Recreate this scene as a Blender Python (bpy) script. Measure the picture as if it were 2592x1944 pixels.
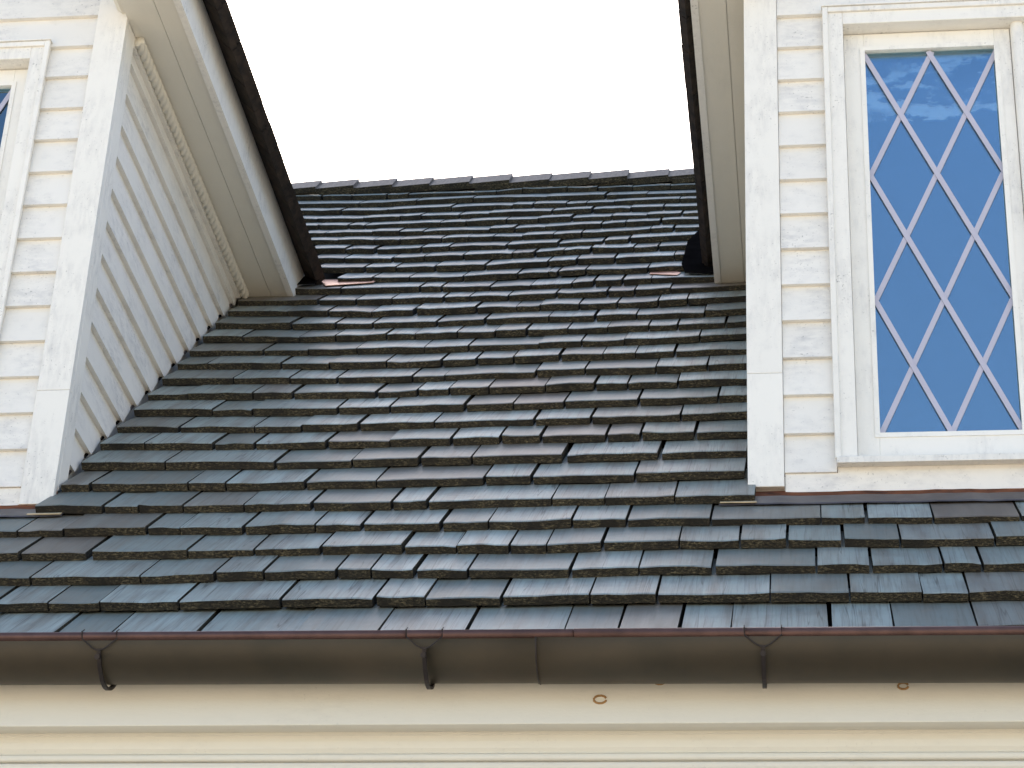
import bpy, math, random
from mathutils import Vector, Matrix

# ------------------------------------------------------------------ scene, camera, sky, sun, exposure
scene = bpy.context.scene
for o in list(bpy.data.objects):
    bpy.data.objects.remove(o, do_unlink=True)
COL = scene.collection
OZ = 4.07                       # height of the dormer sills' base line above the ground

cam_data = bpy.data.cameras.new('camera')
cam_data.sensor_width = 36.0
cam_data.lens = 82.07
cam_data.clip_start = 0.05
cam_data.clip_end = 2000.0
camera = bpy.data.objects.new('camera', cam_data)
COL.objects.link(camera)
_r = Vector((0.99191, 0.11945, 0.04193))
PITCH, YAW, ROLL = math.radians(29.4629), math.radians(8.2907), math.radians(2.7597)
_f = Vector((-math.sin(YAW) * math.cos(PITCH), math.cos(YAW) * math.cos(PITCH), math.sin(PITCH)))
_r0 = Vector((math.cos(YAW), math.sin(YAW), 0.0))
_u0 = _r0.cross(_f)
_r = math.cos(ROLL) * _r0 + math.sin(ROLL) * _u0
_u = -math.sin(ROLL) * _r0 + math.cos(ROLL) * _u0
camera.matrix_world = Matrix(((_r.x, _u.x, -_f.x, 1.7936),
                              (_r.y, _u.y, -_f.y, -4.8052),
                              (_r.z, _u.z, -_f.z, -2.4742 + OZ),
                              (0, 0, 0, 1)))
scene.camera = camera

SUN_EL, SUN_ROT = math.radians(41.0), math.radians(-14.0)
world = bpy.data.worlds.new('World')
scene.world = world
world.use_nodes = True
wn = world.node_tree
sky_node = wn.nodes.new('ShaderNodeTexSky')
sky_node.sky_type = 'NISHITA'
sky_node.sun_disc = False
sky_node.sun_elevation = SUN_EL
sky_node.sun_rotation = SUN_ROT
sky_node.air_density = 1.0
sky_node.dust_density = 1.6
sky_node.ozone_density = 0.7
wn.links.new(sky_node.outputs[0], wn.nodes['Background'].inputs[0])
wn.nodes['Background'].inputs[1].default_value = 0.12

sun_data = bpy.data.lights.new('sun', 'SUN')
sun_data.energy = 5.0
sun_data.angle = math.radians(0.53)
sun_data.color = (1.0, 0.95, 0.87)
sun = bpy.data.objects.new('sun', sun_data)
COL.objects.link(sun)
_sd = Vector((math.sin(SUN_ROT) * math.cos(SUN_EL), math.cos(SUN_ROT) * math.cos(SUN_EL), math.sin(SUN_EL)))
sun.rotation_euler = _sd.to_track_quat('Z', 'Y').to_euler()
sun.location = (-10, 20, 25)

scene.render.engine = 'CYCLES'
scene.cycles.use_denoising = True
scene.cycles.max_bounces = 8
scene.view_settings.view_transform = 'Standard'
scene.view_settings.look = 'None'
scene.view_settings.gamma = 1.0
scene.view_settings.use_curve_mapping = False
scene.view_settings.exposure = 1.62

RND = random.Random(7)

# ------------------------------------------------------------------ materials
def new_mat(name):
    m = bpy.data.materials.new(name)
    m.use_nodes = True
    nt = m.node_tree
    b = nt.nodes['Principled BSDF']
    return m, nt, b

def nd(nt, kind, **kw):
    n = nt.nodes.new(kind)
    for k, v in kw.items():
        if k.startswith('i_'):
            n.inputs[int(k[2:])].default_value = v
        else:
            setattr(n, k, v)
    return n

def mapped(nt, scale, offset_from_random=False):
    g = nd(nt, 'ShaderNodeNewGeometry')
    m = nd(nt, 'ShaderNodeMapping')
    m.inputs['Scale'].default_value = scale
    nt.links.new(g.outputs['Position'], m.inputs['Vector'])
    return m.outputs['Vector']

def noise(nt, vec, scale=1.0, detail=3.0, rough=0.55, w=None):
    n = nd(nt, 'ShaderNodeTexNoise')
    n.noise_dimensions = '4D'
    n.inputs['Scale'].default_value = scale
    n.inputs['Detail'].default_value = detail
    n.inputs['Roughness'].default_value = rough
    nt.links.new(vec, n.inputs['Vector'])
    if w is not None:
        nt.links.new(w, n.inputs['W'])
    return n.outputs['Fac']

def ramp(nt, fac, stops):
    r = nd(nt, 'ShaderNodeValToRGB')
    el = r.color_ramp.elements
    while len(el) < len(stops):
        el.new(0.5)
    for e, (p, c) in zip(el, stops):
        e.position = p
        e.color = (c[0], c[1], c[2], 1.0) if isinstance(c, (tuple, list)) else (c, c, c, 1.0)
    nt.links.new(fac, r.inputs['Fac'])
    return r.outputs['Color']

def mix(nt, fac, a, b, blend='MIX'):
    m = nd(nt, 'ShaderNodeMix')
    m.data_type = 'RGBA'
    m.blend_type = blend
    for sock, v in ((m.inputs[0], fac), (m.inputs[6], a), (m.inputs[7], b)):
        if hasattr(v, 'default_value'):
            nt.links.new(v, sock)
        elif isinstance(v, (tuple, list)):
            sock.default_value = (v[0], v[1], v[2], 1.0)
        else:
            sock.default_value = v
    return m.outputs[2]

def math_node(nt, op, a, b=0.0):
    m = nd(nt, 'ShaderNodeMath')
    m.operation = op
    for sock, v in ((m.inputs[0], a), (m.inputs[1], b)):
        if hasattr(v, 'default_value'):
            nt.links.new(v, sock)
        else:
            sock.default_value = v
    return m.outputs[0]

def bump(nt, bsdf, height, strength, dist):
    b = nd(nt, 'ShaderNodeBump')
    b.inputs['Strength'].default_value = strength
    b.inputs['Distance'].default_value = dist
    nt.links.new(height, b.inputs['Height'])
    nt.links.new(b.outputs['Normal'], bsdf.inputs['Normal'])

def rand_w(nt, k=37.0):
    oi = nd(nt, 'ShaderNodeObjectInfo')
    return math_node(nt, 'MULTIPLY', oi.outputs['Random'], k), oi.outputs['Random']

def paint_mat(name, base, grey, dirt=0.45, speck=0.6, grain_axis='x'):
    m, nt, b = new_mat(name)
    w, rnd = rand_w(nt)
    sc = {'x': (7, 7, 15), 'z': (18, 18, 5), 'y': (8, 3, 26)}[grain_axis]
    big = noise(nt, mapped(nt, (6, 6, 6)), 1.0, 5, 0.65, w)
    patch = ramp(nt, big, [(0.42, 0.0), (0.66, 1.0)])
    fine = noise(nt, mapped(nt, (150, 150, 150)), 1.0, 2, 0.6)
    sp = ramp(nt, fine, [(0.62, 0.0), (0.70, 1.0)])
    streak = noise(nt, mapped(nt, sc), 4.0, 4, 0.6, w)
    st = ramp(nt, streak, [(0.4, 0.0), (0.75, 1.0)])
    d = math_node(nt, 'MULTIPLY', math_node(nt, 'MULTIPLY', patch, st), dirt)
    col = mix(nt, d, base, grey)
    s2 = math_node(nt, 'MULTIPLY', math_node(nt, 'MULTIPLY', sp, patch), speck)
    col = mix(nt, s2, col, (0.18, 0.17, 0.16))
    tone = math_node(nt, 'ADD', math_node(nt, 'MULTIPLY', rnd, 0.05), 0.96)
    comb = nd(nt, 'ShaderNodeCombineColor')
    for i in range(3):
        nt.links.new(tone, comb.inputs[i])
    col = mix(nt, 1.0, col, comb.outputs[0], 'MULTIPLY')
    nt.links.new(col, b.inputs['Base Color'])
    b.inputs['Roughness'].default_value = 0.55
    b.inputs['Specular IOR Level'].default_value = 0.35
    bump(nt, b, math_node(nt, 'ADD', streak, math_node(nt, 'MULTIPLY', fine, 0.3)), 0.35, 0.0015)
    return m

def shingle_mat(name):
    m, nt, b = new_mat(name)
    w, rnd = rand_w(nt)
    at = nd(nt, 'ShaderNodeAttribute', attribute_type='OBJECT', attribute_name='stain')
    # grain runs up the slope: fine across X, stretched along the slope
    grain = noise(nt, mapped(nt, (190, 6, 6)), 1.0, 4, 0.6, w)
    band = noise(nt, mapped(nt, (26, 2.5, 2.5)), 1.0, 4, 0.6, w)
    blot = noise(nt, mapped(nt, (9, 9, 9)), 1.0, 5, 0.6, w)
    base = ramp(nt, rnd, [(0.0, (0.115, 0.142, 0.134)), (0.45, (0.208, 0.252, 0.240)), (1.0, (0.315, 0.372, 0.358))])
    col = mix(nt, ramp(nt, band, [(0.42, 0.0), (0.68, 0.85)]), base, (0.165, 0.162, 0.138))
    col = mix(nt, ramp(nt, grain, [(0.50, 0.0), (0.72, 0.6)]), col, (0.085, 0.080, 0.068))
    col = mix(nt, math_node(nt, 'MULTIPLY', ramp(nt, blot, [(0.5, 0.0), (0.66, 1.0)]), 0.3), col, (0.095, 0.088, 0.078))
    crk = noise(nt, mapped(nt, (42, 0.9, 0.9)), 1.0, 2, 0.5, w)
    crm = math_node(nt, 'MULTIPLY', ramp(nt, crk, [(0.488, 0.0), (0.497, 1.0), (0.506, 0.0)]), ramp(nt, rnd, [(0.35, 0.0), (0.55, 0.75)]))
    col = mix(nt, crm, col, (0.03, 0.028, 0.025))
    warm = mix(nt, ramp(nt, band, [(0.3, 0.0), (0.6, 1.0)]), (0.165, 0.128, 0.095), (0.105, 0.075, 0.055))
    col = mix(nt, at.outputs['Fac'], col, warm)
    nt.links.new(col, b.inputs['Base Color'])
    b.inputs['Roughness'].default_value = 0.5
    b.inputs['Specular IOR Level'].default_value = 0.55
    bump(nt, b, math_node(nt, 'ADD', grain, band), 0.5, 0.0012)
    return m

def butt_mat(name):
    m, nt, b = new_mat(name)
    w, rnd = rand_w(nt)
    a = noise(nt, mapped(nt, (140, 330, 330)), 1.0, 3, 0.7, w)
    c = noise(nt, mapped(nt, (14, 14, 14)), 1.0, 4, 0.6, w)
    col = ramp(nt, a, [(0.34, (0.012, 0.011, 0.009)), (0.52, (0.045, 0.039, 0.027)), (0.70, (0.20, 0.165, 0.10))])
    col = mix(nt, ramp(nt, c, [(0.45, 0.0), (0.62, 0.9)]), col, (0.022, 0.020, 0.017))
    nt.links.new(col, b.inputs['Base Color'])
    b.inputs['Roughness'].default_value = 0.85
    b.inputs['Specular IOR Level'].default_value = 0.2
    bump(nt, b, a, 1.0, 0.004)
    return m

def plain_mat(name, col, rough=0.6, metal=0.0, var=0.25, scale=12.0, spec=0.4, col2=None, bumpd=0.0, stretch=(1, 1, 1)):
    m, nt, b = new_mat(name)
    n = noise(nt, mapped(nt, tuple(scale * s for s in stretch)), 1.0, 5, 0.6)
    c2 = col2 or tuple(c * (1 - var) for c in col)
    nt.links.new(mix(nt, ramp(nt, n, [(0.38, 0.0), (0.66, 1.0)]), col, c2), b.inputs['Base Color'])
    b.inputs['Roughness'].default_value = rough
    b.inputs['Metallic'].default_value = metal
    b.inputs['Specular IOR Level'].default_value = spec
    if bumpd:
        bump(nt, b, n, 0.5, bumpd)
    return m

def glass_mat(name):
    m, nt, b = new_mat(name)
    nt.nodes.remove(b)
    out = nt.nodes['Material Output']
    fr = nd(nt, 'ShaderNodeFresnel')
    fr.inputs['IOR'].default_value = 1.52
    gl = nd(nt, 'ShaderNodeBsdfGlossy')
    gl.inputs['Color'].default_value = (0.62, 0.86, 1.0, 1)
    gl.inputs['Roughness'].default_value = 0.0
    tr = nd(nt, 'ShaderNodeBsdfTransparent')
    tr.inputs['Color'].default_value = (0.90, 0.94, 0.97, 1)
    fac = math_node(nt, 'MULTIPLY', fr.outputs[0], 4.9)
    mx = nd(nt, 'ShaderNodeMixShader')
    nt.links.new(fac, mx.inputs[0])
    nt.links.new(tr.outputs[0], mx.inputs[1])
    nt.links.new(gl.outputs[0], mx.inputs[2])
    nt.links.new(mx.outputs[0], out.inputs['Surface'])
    h = noise(nt, mapped(nt, (5, 5, 4)), 1.0, 1, 0.4)
    bp = nd(nt, 'ShaderNodeBump')
    bp.inputs['Strength'].default_value = 0.15
    bp.inputs['Distance'].default_value = 0.004
    nt.links.new(h, bp.inputs['Height'])
    nt.links.new(bp.outputs[0], gl.inputs['Normal'])
    return m

def reflection_film_mat(name):
    m, nt, b = new_mat(name)
    out = nt.nodes['Material Output']
    n = noise(nt, mapped(nt, (11, 11, 26)), 1.0, 4, 0.6)
    n2 = noise(nt, mapped(nt, (5, 5, 9)), 1.0, 2, 0.5)
    msk = math_node(nt, 'MULTIPLY', ramp(nt, n, [(0.49, 0.0), (0.54, 1.0)]), ramp(nt, n2, [(0.38, 0.0), (0.50, 0.95)]))
    b.inputs['Base Color'].default_value = (0.85, 0.88, 0.88, 1)
    b.inputs['Roughness'].default_value = 0.25
    tr = nd(nt, 'ShaderNodeBsdfTransparent')
    mx = nd(nt, 'ShaderNodeMixShader')
    nt.links.new(msk, mx.inputs[0])
    nt.links.new(tr.outputs[0], mx.inputs[1])
    nt.links.new(b.outputs[0], mx.inputs[2])
    nt.links.new(mx.outputs[0], out.inputs['Surface'])
    return m

M = {}
M['white_h'] = paint_mat('white_clapboard_paint', (0.80, 0.770, 0.715), (0.44, 0.43, 0.43), 0.8, 0.7, 'x')
M['white_v'] = paint_mat('white_trim_paint', (0.81, 0.785, 0.73), (0.42, 0.41, 0.41), 0.68, 0.75, 'z')
M['cream'] = paint_mat('cream_eave_paint', (0.71, 0.675, 0.59), (0.54, 0.51, 0.45), 0.35, 0.15, 'y')
M['shingle'] = shingle_mat('weathered_cedar')
M['butt'] = butt_mat('end_grain_and_cap_shade')
M['ridge'] = plain_mat('brown_ridge_cedar', (0.15, 0.122, 0.10), 0.6, 0, 0.45, 18, 0.4, None, 0.002, (6, 1, 1))
M['eave_wood'] = plain_mat('brown_eave_shingle', (0.042, 0.029, 0.021), 0.75, 0, 0.6, 30, 0.25, (0.012, 0.010, 0.009), 0.003)
M['deck'] = plain_mat('dark_roof_deck', (0.03, 0.027, 0.024), 0.9)
M['gutter'] = plain_mat('brown_patina_copper', (0.054, 0.041, 0.026), 0.48, 0.3, 0.3, 7, 0.35, (0.038, 0.031, 0.020), 0.0006)
M['bead'] = plain_mat('reddish_copper_bead', (0.115, 0.060, 0.050), 0.42, 0.5, 0.35, 20, 0.4)
M['bracket'] = plain_mat('dark_bracket_metal', (0.026, 0.019, 0.018), 0.5, 0.3, 0.4, 60)
M['flash'] = plain_mat('dull_copper_flashing', (0.060, 0.052, 0.056), 0.45, 0.35, 0.35, 14, 0.4, (0.11, 0.10, 0.105), 0.002)
M['rust_copper'] = plain_mat('rust_red_copper', (0.24, 0.085, 0.040), 0.95, 0.0, 0.7, 16, 0.05, (0.060, 0.028, 0.020))
M['bright_copper'] = plain_mat('bright_copper', (0.62, 0.33, 0.21), 0.45, 0.5, 0.4, 25, 0.5, (0.36, 0.15, 0.09))
M['pale_metal'] = plain_mat('pale_worn_metal', (0.62, 0.50, 0.32), 0.5, 0.1, 0.3, 30)
M['felt'] = plain_mat('black_lining_and_gap', (0.008, 0.007, 0.007), 1.0, 0, 0.4, 20, 0.0)
M['glass'] = glass_mat('window_glass')
M['reflection_film'] = reflection_film_mat('white_reflection_film')
M['lattice'] = plain_mat('reflection_tinted_lattice', (0.46, 0.445, 0.53), 0.5, 0, 0.06)
M['interior'] = plain_mat('dark_blue_backing', (0.03, 0.045, 0.075), 0.8, 0, 0.2)
M['rust'] = plain_mat('rust_stain', (0.36, 0.20, 0.075), 0.8, 0, 0.3, 80)
M['ground'] = plain_mat('pale_dry_ground', (0.49, 0.42, 0.32), 0.95, 0, 0.35, 0.35, 0.2, (0.41, 0.35, 0.26))
M['house_wall'] = paint_mat('cream_wall_paint', (0.78, 0.74, 0.64), (0.6, 0.57, 0.5), 0.3, 0.1, 'x')
M['stone'] = plain_mat('foundation_stone', (0.28, 0.26, 0.23), 0.9, 0, 0.3, 6)

# ------------------------------------------------------------------ mesh helpers (world coordinates, z measured from the dormers' base line)
class Thing:
    def __init__(self, name, label, cat, origin, group=None):
        self.o = bpy.data.objects.new(name, None)
        self.o.empty_display_size = 0.2
        COL.objects.link(self.o)
        self.org = Vector(origin)
        self.o.location = self.org + Vector((0, 0, OZ))
        self.o['label'] = label
        self.o['category'] = cat
        if group:
            self.o['group'] = group
    def mesh(self, name, vf, mats, parent=None, midx=None, smooth=False, bevel=0.0, label=None):
        verts, faces = vf
        me = bpy.data.meshes.new(name)
        me.from_pydata([tuple(Vector(v) - self.org) for v in verts], [], faces)
        for mt in (mats if isinstance(mats, (list, tuple)) else [mats]):
            me.materials.append(M[mt])
        if midx:
            me.polygons.foreach_set('material_index', midx)
        if smooth:
            me.polygons.foreach_set('use_smooth', [True] * len(me.polygons))
        me.update()
        ob = bpy.data.objects.new(name, me)
        COL.objects.link(ob)
        ob.parent = parent or self.o
        if bevel:
            b = ob.modifiers.new('bevel', 'BEVEL')
            b.width = bevel
            b.segments = 2
            b.limit_method = 'ANGLE'
        if label:
            ob['label'] = label
        return ob

def join(*parts):
    V, F = [], []
    for v, f in parts:
        n = len(V)
        V += list(v)
        F += [tuple(i + n for i in q) for q in f]
    return V, F

def box(x0, x1, y0, y1, z0, z1):
    v = [(x0, y0, z0), (x1, y0, z0), (x1, y1, z0), (x0, y1, z0), (x0, y0, z1), (x1, y0, z1), (x1, y1, z1), (x0, y1, z1)]
    f = [(3, 2, 1, 0), (4, 5, 6, 7), (0, 1, 5, 4), (1, 2, 6, 5), (2, 3, 7, 6), (3, 0, 4, 7)]
    return v, f

def hexa(bottom, top):
    """closed six-sided solid from two quads listed in the same order"""
    v = list(bottom) + list(top)
    return v, [(3, 2, 1, 0), (4, 5, 6, 7), (0, 1, 5, 4), (1, 2, 6, 5), (2, 3, 7, 6), (3, 0, 4, 7)]

def extrude(poly, a0, a1, axis):
    """extrude a closed 2-D polygon: axis 'x' takes (y,z) points, 'y' takes (x,z), 'z' takes (x,y)"""
    def p(q, a):
        return {'x': (a, q[0], q[1]), 'y': (q[0], a, q[1]), 'z': (q[0], q[1], a)}[axis]
    n = len(poly)
    v = [p(q, a0) for q in poly] + [p(q, a1) for q in poly]
    f = [tuple(range(n))[::-1], tuple(range(n, 2 * n))] + [(i, (i + 1) % n, n + (i + 1) % n, n + i) for i in range(n)]
    return v, f

def tube(path, r, seg=8):
    V, F = [], []
    pts = [Vector(p) for p in path]
    for i, p in enumerate(pts):
        d = (pts[min(i + 1, len(pts) - 1)] - pts[max(i - 1, 0)]).normalized()
        a = d.cross(Vector((0.31, 0.17, 0.93)))
        if a.length < 1e-3:
            a = d.cross(Vector((1, 0, 0)))
        a.normalize()
        b = d.cross(a)
        for k in range(seg):
            t = 2 * math.pi * k / seg
            V.append(tuple(p + r * (math.cos(t) * a + math.sin(t) * b)))
    for i in range(len(pts) - 1):
        for k in range(seg):
            F.append((i * seg + k, i * seg + (k + 1) % seg, (i + 1) * seg + (k + 1) % seg, (i + 1) * seg + k))
    F.append(tuple(range(seg))[::-1])
    F.append(tuple((len(pts) - 1) * seg + k for k in range(seg)))
    return V, F

# ------------------------------------------------------------------ the roof plane: (x, s up the slope, n off the plane)
TAN_A = 1.0098
ALPHA = math.atan(TAN_A)
CA, SA = math.cos(ALPHA), math.sin(ALPHA)
ZR = -0.0043
EXPO = 0.153
THICK = 0.021
RIDGE_Y = 2.674
def rp(x, s, n):
    return (x, s * CA - n * SA, ZR + s * SA + n * CA)
def roof_z(y):
    return ZR + y * TAN_A

# ------------------------------------------------------------------ ground
gnd = bpy.data.meshes.new('ground')
gnd.from_pydata([(-600, -600, 0), (600, -600, 0), (600, 600, 0), (-600, 600, 0)], [], [(0, 1, 2, 3)])
gnd.materials.append(M['ground'])
ground = bpy.data.objects.new('ground', gnd)
COL.objects.link(ground)
ground['kind'] = 'structure'

# ------------------------------------------------------------------ house: walls, eave, roof
HX0, HX1 = -3.6, 5.4
FY = -0.70                       # face of the eave fascia
house = Thing('house', 'cream house with a steep grey wood-shingled roof rising between two white dormers', 'house', (0.9, RIDGE_Y, -OZ))
WY = FY + 0.085
BY = 2 * RIDGE_Y - WY
wall_poly = [(WY, -OZ + 0.35), (BY, -OZ + 0.35), (BY, -0.80), (RIDGE_Y, 2.55), (WY, -0.80)]
house.mesh('wall', extrude(wall_poly, HX0, HX1, 'x'), 'house_wall')
house.mesh('foundation', box(HX0 - 0.03, HX1 + 0.03, WY - 0.03, BY + 0.03, -OZ, -OZ + 0.35), 'stone')
fascia = house.mesh('fascia', box(HX0 - 0.1, HX1 + 0.1, FY, FY + 0.022, -0.868, -0.716), 'cream', bevel=0.002)
house.mesh('soffit', box(HX0 - 0.1, HX1 + 0.1, FY + 0.022, WY, -0.862, -0.848), 'cream')
# bed moulding below the soffit, swept along the eave
mp = [(FY + 0.054, -0.862), (FY + 0.054, -0.867), (FY + 0.0565, -0.8685), (FY + 0.0575, -0.880), (FY + 0.061, -0.892), (FY + 0.066, -0.899),
      (FY + 0.066, -0.902), (FY + 0.061, -0.903)]
for zc_, rz_ in ((-0.9105, 0.0070), (-0.9285, 0.0078), (-0.9480, 0.0080)):
    for k in range(7):
        a = math.pi * (k / 6.0)
        mp.append((FY + 0.063 - 0.0065 * math.sin(a), zc_ + rz_ * math.cos(a)))
    mp += [(FY + 0.069, zc_ - rz_ - 0.0008), (FY + 0.069, zc_ - rz_ - 0.0024)]
mp += [(FY + 0.073, -0.960), (FY + 0.073, -1.13), (FY + 0.0849, -1.13), (FY + 0.0849, -0.862)]
house.mesh('bed_moulding', extrude(mp, HX0 - 0.1, HX1 + 0.1, 'x'), 'cream')
for i, (x, z, rr) in enumerate(((1.392, -0.820, 0.0105), (1.504, -0.783, 0.0095), (1.957, -0.797, 0.0085))):
    ring = [(x + rr * math.cos(0.35 + t * 0.52) * 1.15, FY - 0.0008, z + rr * 0.75 * math.sin(0.35 + t * 0.52)) for t in range(12)]
    house.mesh('nail_ring', tube(ring, 0.0021, 6), 'rust')

# roof deck: two slabs meeting at the ridge
SR = RIDGE_Y / CA
deck_v = []
def slope_pt(x, s, n, back):
    p = rp(x, s, n)
    return (p[0], 2 * RIDGE_Y - p[1], p[2]) if back else p
S_EAVE = -1.005
dv = [slope_pt(x, s, n, b) for b in (0, 1) for (s, n) in ((S_EAVE + 0.02, -0.060), (S_EAVE + 0.02, -0.085), (SR, -0.085), (SR, -0.060)) for x in (HX0 - 0.15, HX1 + 0.15)]
df = []
for b in (0, 8):
    df += [(b, b + 1, b + 7, b + 6), (b + 2, b + 4, b + 5, b + 3), (b, b + 2, b + 3, b + 1), (b, b + 6, b + 4, b + 2), (b + 1, b + 3, b + 5, b + 7)]
roof = house.mesh('roof', (dv, df), 'deck')

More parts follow.
